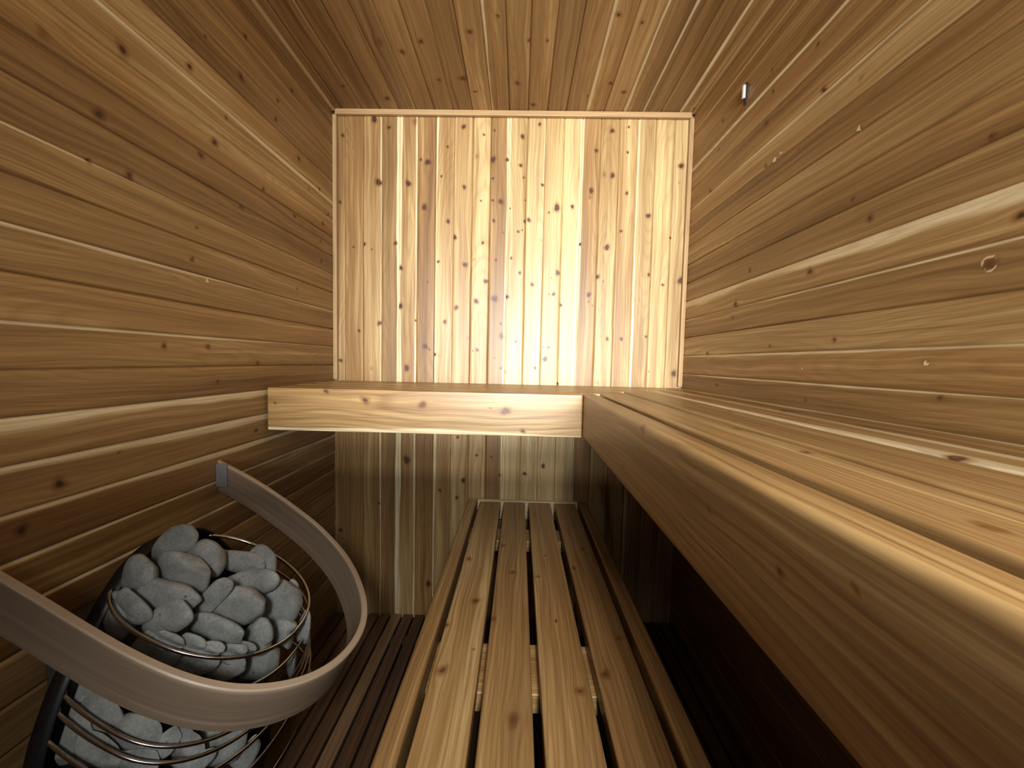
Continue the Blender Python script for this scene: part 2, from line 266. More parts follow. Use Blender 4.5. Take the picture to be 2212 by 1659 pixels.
# ------------------------------------------------------------------ plank walls
SEED = [0.]
def knot_fields(u, v, knots, kamp=1., el=.45):
    """returns warped v and knot darkness for flat boards"""
    vw = v.copy(); k = np.zeros_like(v); eye = np.zeros_like(v)
    for (ku, kv, r, kind) in knots:
        du, dv = u-ku, v-kv
        d2 = (du/1.12)**2 + dv**2
        ang = np.arctan2(dv, du)
        rr = r*(1 + .12*np.sin(2*ang + ku*91) + .08*np.sin(3*ang + kv*57))
        g = np.exp(-(d2/rr**2)*.75)
        ds = (du*el)**2 + dv**2
        vw = vw - dv*(r*1.5)**2/(ds + (r*1.25)**2)*.62
        if kind == 0: k = np.maximum(k, g*kamp)
        elif kind == 1: k = np.maximum(k, g*.44)
        elif kind == 2: eye = np.maximum(eye, (g > .5)*1.0); k = np.maximum(k, np.minimum(g, .5)*(g < .5))
        else: k = np.maximum(k, g*.62); eye = np.maximum(eye, np.exp(-((np.sqrt(d2)/rr-1.1)/.18)**2)*.8)
    return vw, k, eye

def plank_wall(name, o, eu, ev, en, u0, u1, edges, tones, saps, knots, step=.0042, mat=None, hole=None):
    o, eu, ev, en = (np.array(t, float) for t in (o, eu, ev, en))
    us = np.linspace(u0, u1, int((u1-u0)/step)+2)
    AV, AF, AD, AP = [], [], [], []; base = 0
    for i in range(len(edges)-1):
        a, b = edges[i], edges[i+1]
        SEED[0] += 1.; seed = SEED[0]
        r = np.random.default_rng(int(seed)*17+5)
        n = max(3, int((b-a-.006)/step)+1)
        vs = np.concatenate([[a, a+.0012, a+.0030], np.linspace(a+.0048, b-.0048, n), [b-.0030, b-.0012, b]])
        dep = np.concatenate([[-.0055, -.0028, -.0007], np.zeros(n), [-.0007, -.0028, -.0055]])
        tilt = r.normal(0, .006); off = r.normal(0, .0004)
        dep[1:-1] += off + tilt*(vs[1:-1]-(a+b)/2)
        U, Vv = np.meshgrid(us, vs, indexing='ij')
        Dp = np.broadcast_to(dep, U.shape)
        P = o + U[..., None]*eu + Vv[..., None]*ev + Dp[..., None]*en
        kk = [k for k in knots if a-.002 <= k[1] <= b+.002]
        vw, kn, eye = knot_fields(U, Vv, kk, 1. if name == 'wall_back' else .80)
        vw = vw + .0035*wobble(us, seed+.3)[:, None]
        v0 = a + (b-a)*r.uniform(-.3, 1.3); w0 = r.uniform(.01, .05); sl = r.choice([-1, 1])*r.uniform(.01, .06)
        um = r.uniform(u0, u1)
        w = w0 + sl*(us-um) + .010*wobble(us, seed+.7, (.6, 1.4, 3.1))
        rad = np.sqrt((vw-v0)**2 + w[:, None]**2)
        phase = rad/r.uniform(.0055, .0095)
        lo, hi = saps.get(i, (0, 0))
        sap = np.zeros_like(vw)
        wob = .25*wobble(us, seed+.9, (.7, 1.7, 5))[:, None]
        if lo: sap = np.maximum(sap, 1-sstep(lo*.55, lo*1.3, (Vv-a) - lo*wob))
        if hi: sap = np.maximum(sap, 1-sstep(hi*.55, hi*1.3, (b-Vv) - hi*wob))
        sap = np.maximum(sap*(1 if name == 'wall_back' else .62), eye)
        tone = tones[i] + .05*wobble(us, seed+.1, (.4, .9, 2))[:, None] + r.normal(0, .5)*(Vv-(a+b)/2)/(b-a)*.22
        nu, nv = U.shape
        idx = np.arange(nu*nv).reshape(nu, nv) + base
        q = np.stack([idx[:-1, :-1], idx[1:, :-1], idx[1:, 1:], idx[:-1, 1:]], -1).reshape(-1, 4)
        if np.dot(np.cross(eu, ev), en) < 0: q = q[:, ::-1]
        AV.append(P.reshape(-1, 3)); AF.append(q)
        AD.append(np.stack([U, vw, np.full_like(U, seed)], -1).reshape(-1, 3))
        AP.append(np.stack([phase, kn, sap, tone], -1).reshape(-1, 4)); base += nu*nv
    me = mesh_np(name, np.concatenate(AV), np.concatenate(AF))
    add_attrs(me, np.concatenate(AD), np.concatenate(AP))
    return tag(link(name, me, mat or M_WALL), kind='structure')

BACK_E = [XL-.008, -.757, -.678, -.600, -.524, -.448, -.370, -.291, -.215, -.139, -.064, .013, .088, .166, .242, .319, .396, .472, .547, .624, XR+.008]
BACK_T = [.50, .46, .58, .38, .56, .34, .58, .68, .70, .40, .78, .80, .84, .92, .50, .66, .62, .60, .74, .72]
BACK_S = {2: (0, .004), 3: (0, .010), 4: (.011, .006), 6: (.010, 0), 7: (.004, 0), 9: (0, .008), 10: (.006, 0), 11: (.0, .006), 13: (0, .013), 14: (.005, 0), 17: (.009, 0)}
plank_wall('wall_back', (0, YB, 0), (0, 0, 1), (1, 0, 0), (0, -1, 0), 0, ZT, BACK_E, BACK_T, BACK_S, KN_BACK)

LE = [1.207 + .0768*k for k in range(-16, 14)]
LE = [0] + [z for z in LE if .02 < z < ZT-.02] + [ZT]
def near(edges, z): return min(range(len(edges)), key=lambda i: abs(edges[i]-z))
LT = list(np.clip(RNG.normal(.36, .07, len(LE)-1), .22, .52)); LS = {}
for z, wlo, whi in ((1.829, .0, .016), (1.60, 0, 0), (1.519, 0, .006), (1.362, 0, .008), (1.207, 0, .006), (1.055, 0, .026), (.976, 0, .018), (.884, 0, .012), (.822, 0, .007), (.745, 0, .006)):
    LS[near(LE, z)-1] = (wlo, whi)
for z, t in ((1.80, .62), (1.88, .55), (1.25, .44), (1.17, .38), (1.02, .50), (.94, .46), (1.40, .40), (1.57, .30)):
    i = max(j for j in range(len(LE)-1) if LE[j] <= z); LT[i] = t
plank_wall('wall_left', (XL, 0, 0), (0, 1, 0), (0, 0, 1), (1, 0, 0), YF, YB+.012, LE, LT, LS, KN_LEFT)

RE = [1.125 + .0757*k for k in range(-15, 16)]
RE = [0] + [z for z in RE if .02 < z < ZT-.02] + [ZT]
RT = list(np.clip(RNG.normal(.43, .07, len(RE)-1), .30, .60)); RS = {}
for z, wlo, whi in ((1.428, 0, .030), (1.352, 0, .006), (1.201, 0, .008), (1.125, 0, .005), (1.805, 0, .012), (2.03, .010, 0)):
    RS[near(RE, z)-1] = (wlo, whi)
for z, t in ((1.16, .42), (1.24, .50), (1.31, .36), (1.39, .52), (1.46, .44), (1.09, .30), (1.76, .60), (1.69, .34)):
    i = max(j for j in range(len(RE)-1) if RE[j] <= z); RT[i] = t
plank_wall('wall_right', (XR, 0, 0), (0, 1, 0), (0, 0, 1), (-1, 0, 0), YF, YB+.012, RE, RT, RS, KN_RIGHT)

CE = [XL, -.763, -.679, -.602, -.523, -.452, -.375, -.298, -.217, -.138, -.064, .013, .092, .169, .249, .325, .402, .482, .558, .633, XR]
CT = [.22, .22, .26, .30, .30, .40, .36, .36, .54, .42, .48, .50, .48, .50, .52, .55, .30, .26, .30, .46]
CS = {9: (.010, 0), 14: (.018, 0), 15: (0, .0), 16: (.012, 0), 17: (.008, 0), 19: (.010, 0), 5: (.004, 0), 7: (.004, 0)}
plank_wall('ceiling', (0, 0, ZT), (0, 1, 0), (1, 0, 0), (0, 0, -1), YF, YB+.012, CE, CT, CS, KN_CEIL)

# floor sheet under the slats
def box_np(x0, x1, y0, y1, z0, z1):
    V = np.array([(x, y, z) for x in (x0, x1) for y in (y0, y1) for z in (z0, z1)])
    F = [(0, 1, 3, 2), (4, 6, 7, 5), (0, 4, 5, 1), (2, 3, 7, 6), (0, 2, 6, 4), (1, 5, 7, 3)]
    return V, F
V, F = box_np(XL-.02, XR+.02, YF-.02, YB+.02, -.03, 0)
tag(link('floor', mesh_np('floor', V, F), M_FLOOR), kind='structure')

# front wall behind the camera, with an added opening sized to shape where light falls
DX0, DX1, DZ0, DZ1 = -.50, .67, 1.115, 2.0
def front_wall():
    parts = [(XL, DX0, 0, ZT), (DX1, XR, 0, ZT), (DX0, DX1, DZ1, ZT), (DX0, DX1, 0, DZ0)]
    V, F = [], []
    for x0, x1, z0, z1 in parts:
        v, f = box_np(x0, x1, YF-.05, YF, z0, z1); b = len(V)
        V += [tuple(p) for p in v]; F += [tuple(i+b for i in q) for q in f]
    me = mesh_np('wall_front', V, F)
    co = np.array(V)
    add_attrs(me, np.stack([co[:, 0], co[:, 2], np.full(len(co), 400.)], -1), np.stack([co[:, 2]*90, 0*co[:, 0], 0*co[:, 0], 0*co[:, 0]+.38], -1))
    return tag(link('wall_front', me, M_WALL), kind='structure')
front_wall()

# ------------------------------------------------------------------ solid boards
def beam(name, p0, p1, side, dims, parent=None, mat=None, tone=.45, knots=(), rnd=.006, step=.006, kstep=.006, sap=(0, 0), pith=None, ring=None, bow=0.):
    """board from p0 to p1; 'side' = direction of dims[0]; dims[1] along the third axis. p0/p1 = centre line."""
    p0, p1, side = (np.array(t, float) for t in (p0, p1, side))
    L = np.linalg.norm(p1-p0); eu = (p1-p0)/L; ea = side/np.linalg.norm(side); eb = np.cross(eu, ea)
    A, B = dims[0]/2, dims[1]/2
    SEED[0] += 1.; seed = SEED[0]; r = np.random.default_rng(int(seed)*31+9)
    pr = []
    def face(a0, b0, a1, b1):
        n = max(1, int(math.hypot(a1-a0, b1-b0)/kstep))
        for i in range(n): pr.append((a0+(a1-a0)*i/n, b0+(b1-b0)*i/n))
    def arc(ca, cb, t0):
        for i in range(4): t = t0+math.pi/2*i/4; pr.append((ca+rnd*math.cos(t), cb+rnd*math.sin(t)))
    face(-A+rnd, -B, A-rnd, -B); arc(A-rnd, -B+rnd, -math.pi/2)
    face(A, -B+rnd, A, B-rnd); arc(A-rnd, B-rnd, 0)
    face(A-rnd, B, -A+rnd, B); arc(-A+rnd, B-rnd, math.pi/2)
    face(-A, B-rnd, -A, -B+rnd); arc(-A+rnd, -B+rnd, math.pi)
    pr = np.array(pr); m = len(pr)
    ends = np.array([0, .0012, .003])
    us = np.concatenate([ends, np.linspace(.006, L-.006, max(2, int(L/step))), L-ends[::-1]])
    sc = np.ones(len(us)); sh = min(.003, rnd)
    sc_off = np.concatenate([[sh, sh*.4, 0], np.zeros(len(us)-6), [0, sh*.4, sh]])
    a = np.sign(pr[:, 0])*np.maximum(np.abs(pr[:, 0])[None]-sc_off[:, None], 0)
    b = np.sign(pr[:, 1])*np.maximum(np.abs(pr[:, 1])[None]-sc_off[:, None], 0)
    U = np.broadcast_to(us[:, None], a.shape)
    P = p0 + U[..., None]*eu + a[..., None]*ea + b[..., None]*eb
    # grain in the cross-section, knots as spheres around surface points
    aw = a + .002*wobble(us, seed+.3)[:, None]; bw = b.copy(); kn = np.zeros_like(a)
    for (kp, kr, kind) in knots:
        d = np.array(kp, float)-p0; ku, ka, kb = d@eu, d@ea, d@eb
        du, da, db = U-ku, a-ka, b-kb
        d2 = (du/1.25)**2 + da**2 + db**2
        ang = np.arctan2(da+db, du)
        rr = kr*(1+.14*np.sin(2*ang+ku*50)+.1*np.sin(3*ang+ku*20))
        g = np.exp(-(d2/rr**2)*.75)
        kn = np.maximum(kn, g*(1 if kind == 0 else .80))
        ds = (du*.4)**2 + da**2 + db**2
        fct = (kr*1.5)**2/(ds+(kr*1.2)**2)*.7
        aw = aw - da*fct; bw = bw - db*fct
    if pith is None: pith = (r.uniform(-A*1.2, A*1.2), -B - r.uniform(.0, .03))
    a0 = pith[0] + r.uniform(-.010, .010)*(us-L/2) + .006*wobble(us, seed+.5, (.5, 1.2, 2.6))
    b0 = pith[1] + r.uniform(-.014, .014)*(us-L/2) + .006*wobble(us, seed+.6, (.5, 1.3, 2.9))
    rad = np.sqrt((aw-a0[:, None])**2 + (bw-b0[:, None])**2)
    phase = rad/(ring or r.uniform(.005, .0085))
    sp = np.zeros_like(a)
    wob = .3*wobble(us, seed+.9, (.7, 1.7, 4))[:, None]
    if sap[0]: sp = np.maximum(sp, 1-sstep(sap[0]*.5, sap[0]*1.3, (a+A)-sap[0]*wob))
    if sap[1]: sp = np.maximum(sp, 1-sstep(sap[1]*.5, sap[1]*1.3, (A-a)-sap[1]*wob))
    tn = tone + .06*wobble(us, seed+.1, (.4, 1, 2.2))[:, None] + 0*a
    n = len(us); idx = np.arange(n*m).reshape(n, m); nx = np.roll(idx, -1, 1)
    q = np.stack([idx[:-1], nx[:-1], nx[1:], idx[1:]], -1).reshape(-1, 4)
    F = [tuple(t) for t in q.tolist()] + [tuple(idx[0][::-1].tolist()), tuple(idx[-1].tolist())]
    me = mesh_np(name, P.reshape(-1, 3), F, smooth=False)
    wdv = np.arctan2(bw, aw)*0 + aw + bw*.7
    add_attrs(me, np.stack([U, wdv, np.full_like(a, seed+200)], -1).reshape(-1, 3), np.stack([phase, kn, sp, tn], -1).reshape(-1, 4))
    sm = np.zeros(len(me.polygons), dtype=bool); sm[:len(q)] = True
    me.polygons.foreach_set('use_smooth', sm)
    return link(name, me, mat or M_BENCH, parent)

# corner trims
tr = [((XL+.009, YB-.009, ZT-.011), (XR-.009, YB-.009, ZT-.011), (0, 1, 0), (.018, .022)),
      ((XL+.009, YB-.009, 1.066), (XL+.009, YB-.009, ZT-.022), (1, 0, 0), (.018, .018)),
      ((XR-.009, YB-.009, 1.066), (XR-.009, YB-.009, ZT-.022), (1, 0, 0), (.018, .018)),
      ((XL+.007, YF, ZT-.007), (XL+.007, YB-.018, ZT-.007), (1, 0, 0), (.014, .014)),
      ((XR-.006, YF, ZT-.006), (XR-.006, YB-.018, ZT-.006), (1, 0, 0), (.012, .012))]
for i, (a, b, s, d) in enumerate(tr):
    tag(beam('trim_%d' % (i+1), a, b, s, d, mat=M_TRIM, tone=.62 if i < 3 else .5, rnd=.003, step=.03, kstep=.02), kind='structure')

# ------------------------------------------------------------------ benches
ZU = 1.0625; TH = .034
def flat_kn(L, z): return [((x, u, z), r, k) for (u, x, r, k) in L]

# side bench along the right wall
sb = empty('side_bench', (.45, .5, .925), 'long cedar upper bench with slatted seat running along the right wall', 'bench')
beam('fascia', (.2250, YF+.005, .994), (.2250, 1.266, .994), (1, 0, 0), (.044, .137), sb, tone=.50, rnd=.008, kstep=.005,
     knots=[((.203, u, z), r, k) for (u, z, r, k) in KN_RFASCIA], pith=(-.09, -.09), ring=.010)
SX = [(.266, .355), (.369, .482), (.494, .587), (.599, .689)]
SE = [1.286, 1.388, 1.511, 1.613]
ST = [.60, .48, .55, .50]; SS = [(0, 0), (0, 0), (.02, .02), (0, .03)]
for i, (x0, x1) in enumerate(SX):
    kk = [k for k in flat_kn(KN_RSLAT, ZU) if x0 <= k[0][0] <= x1]
    beam('slat', ((x0+x1)/2, YF+.005, ZU-TH/2), ((x0+x1)/2, SE[i], ZU-TH/2), (1, 0, 0), (x1-x0, TH), sb, tone=ST[i], knots=kk, rnd=.005, sap=SS[i])
for y in (-.2, .5, 1.15):
    beam('cross_support', (.250, y, ZU-TH-.035), (XR-.008, y, ZU-TH-.035), (0, 1, 0), (.038, .068), sb, tone=.3, step=.03, kstep=.02)
beam('wall_cleat', (XR-.0205, YF+.005, ZU-TH-.105), (XR-.0205, 1.60, ZU-TH-.105), (1, 0, 0), (.038, .07), sb, tone=.3, step=.03, kstep=.02)

for y in (-.33, .02):
    beam('support_post', (XR-.060, y, .0255), (XR-.060, y, ZU-TH-.0705), (1, 0, 0), (.038, .07), sb, tone=.3, rnd=.003, step=.03, kstep=.02)

# cross bench along the back wall
bb = empty('back_bench', (-.05, 1.45, .925), 'short cedar upper bench across the back wall with a tall knotty front board', 'bench')
beam('fascia', (XL+.006, 1.250, .994), (.2015, 1.250, .994), (0, 0, 1), (.137, .044), bb, tone=.50, rnd=.004, kstep=.005,
     knots=[((x, 1.228, z), r, k) for (x, z, r, k) in KN_BFASCIA], pith=(.035, -.05), ring=.012, sap=(.012, 0))
BY = [(1.288, 1.377), (1.390, 1.500), (1.513, 1.602), (1.615, 1.692)]
BX = [.355, .482, .587, .689]
for i, (y0, y1) in enumerate(BY):
    beam('slat', (XL+.006, (y0+y1)/2, ZU-TH/2), (BX[i], (y0+y1)/2, ZU-TH/2), (0, 1, 0), (y1-y0, TH), bb, tone=.66+.08*(i % 2), rnd=.004)
for x in (-.74, -.28, .16):
    beam('cross_support', (x, 1.274, ZU-TH-.035), (x, YB-.008, ZU-TH-.035), (1, 0, 0), (.038, .068), bb, tone=.3, step=.03, kstep=.02)

# lower bench
ZL = .558; TL = .036
lo = empty('lower_bench', (.045, .9, .03), 'low cedar step bench with four spaced slats below the side bench', 'bench')
LX = [(-.156, -.066), (-.053, .037), (.053, .146), (.163, .252)]
LTN = [.56, .46, .52, .38]; LSP = [(0, .014), (0, 0), (0, 0), (0, 0)]
for i, (x0, x1) in enumerate(LX):
    kk = [k for k in flat_kn(KN_LOWER, ZL) if x0-.006 <= k[0][0] <= x1+.006]
    beam('slat', ((x0+x1)/2, .10, ZL-TL/2), ((x0+x1)/2, 1.662, ZL-TL/2), (1, 0, 0), (x1-x0, TL), lo, tone=LTN[i], knots=kk, rnd=.004, ring=.009)
beam('side_rail', (-.189, .08, ZL-.045), (-.189, 1.692, ZL-.045), (1, 0, 0), (.038, .090), lo, tone=.44, rnd=.006, step=.012)
beam('side_rail', (.287, .08, ZL-.047), (.287, 1.692, ZL-.047), (1, 0, 0), (.038, .090), lo, tone=.34, rnd=.006, step=.012)
beam('end_rail', (-.168, 1.679, ZL-.040), (.266, 1.679, ZL-.040), (0, 1, 0), (.026, .080), lo, tone=.85, rnd=.003, sap=(.03, 0), step=.02)
beam('end_rail', (-.168, .091, ZL-.060), (.266, .091, ZL-.060), (0, 1, 0), (.015, .080), lo, tone=.5, rnd=.003, step=.02)
for y, w in ((.79, .135), (1.42, .10), (.22, .10)):
    beam('cross_support', (-.169, y, ZL-TL-.0202), (.267, y, ZL-TL-.0202), (0, 1, 0), (w, .040), lo, tone=.55, rnd=.003, step=.006)
for x in (-.189, .287):
    for y in (.14, 1.62):
        beam('leg', (x, y, .026), (x, y, ZL-.092), (1, 0, 0), (.038, .088), lo, tone=.34, rnd=.004, step=.02, kstep=.02)

# slatted floor
df = empty('duckboard', (-.05, .6, 0), 'dark wooden slatted floor mat lying between the stove and benches', 'duckboard')
xs = XL+.004; k = 0
dtone = [.35, .6, .55, .42, .35, .95, .30, .25]
while xs < XR-.05:
    t = dtone[k % 8] if k < 8 else .3
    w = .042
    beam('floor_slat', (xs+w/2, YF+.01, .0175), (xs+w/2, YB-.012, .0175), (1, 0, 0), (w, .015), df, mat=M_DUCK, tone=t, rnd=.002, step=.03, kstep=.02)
    xs += .0515; k += 1
for y in (-.2, .4, 1.0, 1.55):
    beam('floor_batten', (XL+.006, y, .005), (XR-.006, y, .005), (0, 1, 0), (.04, .0099), df, mat=M_DUCK, tone=.2, rnd=.001, step=.05, kstep=.03)

# ------------------------------------------------------------------ tubes, plates
def tube(name, pts, r, mat, parent=None, seg=10, closed=False):
    pts = [Vector(p) for p in pts]; n = len(pts); V, F = [], []
    up = Vector((.3, .2, 1)).normalized(); prev = None
    for i, p in enumerate(pts):
        t = (pts[min(i+1, n-1)]-pts[max(i-1, 0)]).normalized()
        a = (up - t*up.dot(t)).normalized() if prev is None else (prev - t*prev.dot(t)).normalized()
        prev = a; b = t.cross(a)
        for j in range(seg):
            w = 2*math.pi*j/seg; V.append(tuple(p + a*(r*math.cos(w)) + b*(r*math.sin(w))))
    for i in range(n-1):
        for j in range(seg):
            F.append((i*seg+j, i*seg+(j+1) % seg, (i+1)*seg+(j+1) % seg, (i+1)*seg+j))
    F.append(tuple(range(seg))[::-1]); F.append(tuple((n-1)*seg+j for j in range(seg)))
    return link(name, mesh_np(name, V, F, True), mat, parent)

def catmull(P, n=10):
    P = [np.array(p, float) for p in P]; out = []
    Q = [2*P[0]-P[1]] + P + [2*P[-1]-P[-2]]
    for i in range(1, len(Q)-2):
        for k in range(n):
            t = k/n
            out.append(.5*((2*Q[i]) + (-Q[i-1]+Q[i+1])*t + (2*Q[i-1]-5*Q[i]+4*Q[i+1]-Q[i+2])*t*t + (-Q[i-1]+3*Q[i]-3*Q[i+1]+Q[i+2])*t**3))
    out.append(P[-1]); return np.array(out)

# ------------------------------------------------------------------ stove
X0, YC, SL = -.700, .757, .5
stv = empty('sauna_heater', (XL, YC+.01, ZCAM-.60), 'black wall mounted drop shaped sauna heater with polished wire hoops', 'heater')
half = [(0, -.368), (.04, -.371), (.08, -.388), (.115, -.420), (.150, -.462), (.189, -.510), (.216, -.567), (.231, -.615), (.235, -.66), (.225, -.72), (.195, -.78), (.15, -.825), (.08, -.855), (0, -.865)]
YP = .768
oc = catmull([(YP-d, z) for d, z in half], 5)
ring_o = [(y, z) for y, z in oc] + [(2*YP-y, z) for y, z in oc[::-1][1:-1]]
def plate(name, ol, x0, x1, lip, mat, parent):
    """dished plate: flat back with a rim turned towards +x"""
    n = len(ol); cy = sum(p[0] for p in ol)/n; cz = sum(p[1] for p in ol)/n
    V, F = [], []
    rings = [(x0, .97), (x0, 1.0), (x1, 1.0), (x1, .985), (x0+.004, .965)]
    for x, s in rings: V += [(x, cy+(y-cy)*s, cz+(z-cz)*s+ZCAM) for y, z in ol]
    for k in range(len(rings)-1):
        for j in range(n): F.append((k*n+j, k*n+(j+1) % n, (k+1)*n+(j+1) % n, (k+1)*n+j))
    F.append(tuple(range(n))); F.append(tuple((len(rings)-1)*n+j for j in range(n))[::-1])
    return link(name, mesh_np(name, V, F), mat, parent)
plate('back_plate', ring_o, X0-.022, X0+.006, .01, M_BLACK, stv)
# wall box that carries the plate
def rbox(name, x0, x1, y0, y1, z0, z1, mat, parent=None, bev=.008):
    bm = bmesh.new()
    bmesh.ops.create_cube(bm, size=1)
    for v in bm.verts: v.co = ((x0+x1)/2+v.co.x*(x1-x0), (y0+y1)/2+v.co.y*(y1-y0), (z0+z1)/2+v.co.z*(z1-z0))
    bmesh.ops.bevel(bm, geom=list(bm.edges), offset=bev, segments=3, affect='EDGES', profile=.5)
    me = bpy.data.meshes.new(name); bm.to_mesh(me); bm.free()
    return link(name, me, mat, parent)
rbox('mounting_box', XL+.004, X0-.023, YC-.13, YC+.15, ZCAM-.78, ZCAM-.47, M_BOX, stv)

def hoop_pts(za, n=72, wf=1.0):
    zr = min(max(-.413-za, 0), .22)
    w = .151+zr*.39; d = .265-.15*zr; bk = .137+zr*.9
    xa = -.1/bk; t0 = math.acos(max(-1, -min(.999, (.1/bk)**1)))
    P = []
    for i in range(n+1):
        t = -t0 + 2*t0*i/n
        c, s = math.cos(t), math.sin(t)
        e = 2/2.2
        cx = math.copysign(abs(c)**e, c); sy = math.copysign(abs(s)**e, s)
        x = -.6 + cx*((d-.10) if cx > 0 else bk)
        P.append((max(x, X0+.001), YC+sy*w, ZCAM+za-SL*(x-X0)))
    return P
for za in (-.413, -.468, -.533, -.553, -.585, -.64, -.70):
    tube('wire_hoop', hoop_pts(za), .0034 if za > -.42 else .003, M_STEEL, stv)

# black filler added inside the pile so gaps between stones look shaded
def core():
    V, F = [], []; n = 28; lv = [(-.60, .20), (-.62, .34), (-.66, .40), (-.72, .42), (-.78, .40), (-.82, .3)]
    for za, sc_ in lv:
        zr = min(max(-.413-za, 0), .19); w = (.146+zr*.39)*sc_; d = .265
        for j in range(n):
            t = 2*math.pi*j/n
            x = -.56 + math.cos(t)*(d-.14)*sc_*.8
            x = max(x, X0+.008)
            V.append((x, YC+math.sin(t)*w*.92, ZCAM+za-SL*(x-X0)*.9))
    for k in range(len(lv)-1):
        for j in range(n): F.append((k*n+j, (k+1)*n+j, (k+1)*n+(j+1) % n, k*n+(j+1) % n))
    F.append(tuple(range(n))); F.append(tuple((len(lv)-1)*n+j for j in range(n))[::-1])
    return link('dark_gap_filler', mesh_np('dark_gap_filler', V, F, True), M_GAP_SHADE, stv)
core()

# guard rail of bent wood
rl = empty('guard_rail', (XL, .78, .84), 'bent pale wooden guard rail looping from the left wall around the heater', 'rail')
RP = [(-.803, 1.030), (-.716, 1.029), (-.634, 1.016), (-.547, .993), (-.488, .970), (-.422, .931), (-.376, .890), (-.338, .842), (-.315, .800), (-.302, .757), (-.299, .708), (-.306, .661), (-.321, .622), (-.342, .590), (-.368, .564), (-.397, .544), (-.428, .531), (-.461, .523), (-.497, .519), (-.540, .518), (-.589, .520), (-.689, .527), (-.803, .533)]
def guard():
    P = catmull(RP, 8); n = len(P); th, hh = .0065, .074
    nrm = np.array([SL, 0, 1])/math.hypot(SL, 1)
    pt3 = np.array([(x, y, .8785-SL*(x-XL)) for x, y in P])
    T = np.gradient(pt3, axis=0); T /= np.linalg.norm(T, axis=1)[:, None]
    S = np.cross(T, nrm); S /= np.linalg.norm(S, axis=1)[:, None]
    prof = []
    nb = 9
    rr = .002
    for a, b in ((-th+rr, 0), (th-rr, 0), (th, -rr)): prof.append((a, b))
    for i in range(1, nb): prof.append((th, -rr-(hh-2*rr)*i/nb))
    for a, b in ((th, -hh+rr), (th-rr, -hh), (-th+rr, -hh), (-th, -hh+rr)): prof.append((a, b))
    for i in range(1, nb): prof.append((-th, -hh+rr+(hh-2*rr)*i/nb))
    prof.append((-th, -rr))
    prof = np.array(prof); m = len(prof)
    V = pt3[:, None, :] + prof[None, :, 0, None]*S[:, None, :] + prof[None, :, 1, None]*nrm
    V[..., 0] = np.maximum(V[..., 0], XL+.002)
    s = np.concatenate([[0], np.cumsum(np.linalg.norm(np.diff(pt3, axis=0), axis=1))])
    idx = np.arange(n*m).reshape(n, m); nx = np.roll(idx, -1, 1)
    q = np.stack([idx[:-1], idx[1:], nx[1:], nx[:-1]], -1).reshape(-1, 4)
    F = [tuple(t) for t in q.tolist()] + [tuple(idx[0].tolist()), tuple(idx[-1][::-1].tolist())]
    me = mesh_np('rail_band', V.reshape(-1, 3), F, True)
    try: me.set_sharp_from_angle(angle=math.radians(35))
    except Exception: pass
    U = np.broadcast_to(s[:, None], (n, m)); Bv = np.broadcast_to(prof[None, :, 1], (n, m))
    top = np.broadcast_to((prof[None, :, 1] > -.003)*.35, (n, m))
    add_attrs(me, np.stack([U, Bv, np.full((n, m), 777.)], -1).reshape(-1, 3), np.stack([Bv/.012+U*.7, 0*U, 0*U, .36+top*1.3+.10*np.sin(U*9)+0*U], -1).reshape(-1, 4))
    return link('rail_band', me, M_RAIL, rl)
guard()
for y, s_ in ((1.0275-.0075, -1), (.533+.0085, 1)):
    o = rbox('wall_bracket', XL+.001, XL+.030, y-.0015, y+.0015, .808, .872, M_GREY, rl, .001)

# stones
LABELS = [
 'long oblong grey stone topmost in the pile, leaning on the black plate',
 'rounded grey stone under the rear end of the top wire hoop',
 'narrow dark wedge shaped stone lying along the back right edge of the pile',
 'large stone standing upright at the back right of the pile',
 'big smooth domed stone just below the topmost oblong stone',
 'blunt grey stone on the left edge of the pile touching the black plate',
 'long thick sausage shaped stone across the upper middle left of the pile',
 'slim tapered stone tilted steeply in the centre of the pile',
 'flat broad stone behind the pitted stone at upper right of the pile',
 'largest pitted potato shaped stone in the middle of the pile',
 'plump rounded stone at the right shoulder of the pile inside the hoop',
 'tilted broad stone left of centre, below the sausage shaped stone',
 'small slanted stone tucked inside the left bend of the top hoop',
 'round pale stone lowest on the left rim, outside the top hoop',
 'long pear shaped stone lying just above the front of the top hoop',
 'upright egg shaped stone right beside the pear shaped stone at the front',
 'half hidden round stone at the front right, behind the top hoop',
 'thin stone on edge sticking out past the right end of the hoop',
 'small low stone just behind the front left of the top hoop',
 'broad dark stone just below the front left of the top hoop',
 'small round stone peeping out under the pear shaped stone',
 'pale rounded stone directly behind the middle front of the top hoop',
 'wide low stone right above the guard rail, below the middle of the hoop',
 'oval stone above the guard rail, second from right under the top hoop',
 'big angular pale stone above the guard rail at the front right',
 'small pale stone between the middle of the hoop and the egg shaped stone',
 'tiny stone peeking out behind the right rear curve of the top hoop',
 'little stone wedged under the tip of the pear shaped stone',
 'dark narrow stone on the right flank of the heater above the rail',
 'small round stone highest below the rail, beside the black rim',
 'large stone just under the guard rail at left',
 'big dark stone under the middle of the guard rail between two hoops',
 'large pale grey stone between the hoops at the left edge below the rail',
 'small slanting stone below the rail, right of the big dark stone',
 'upright block shaped stone below the rail at the middle',
 'wide dark stone under the rail at the lower right of the heater',
 'flat oblong stone near the bottom frame edge behind the lowest hoop',
 'narrow stone at the far lower left against the black rim',
 'long slim stone at the lower right flank below the rail',
 'low stone at the bottom edge below the middle hoops',
 'dark stone at the bottom edge below the block shaped stone',
 'thin stone slice directly under the lower edge of the rail at left',
]
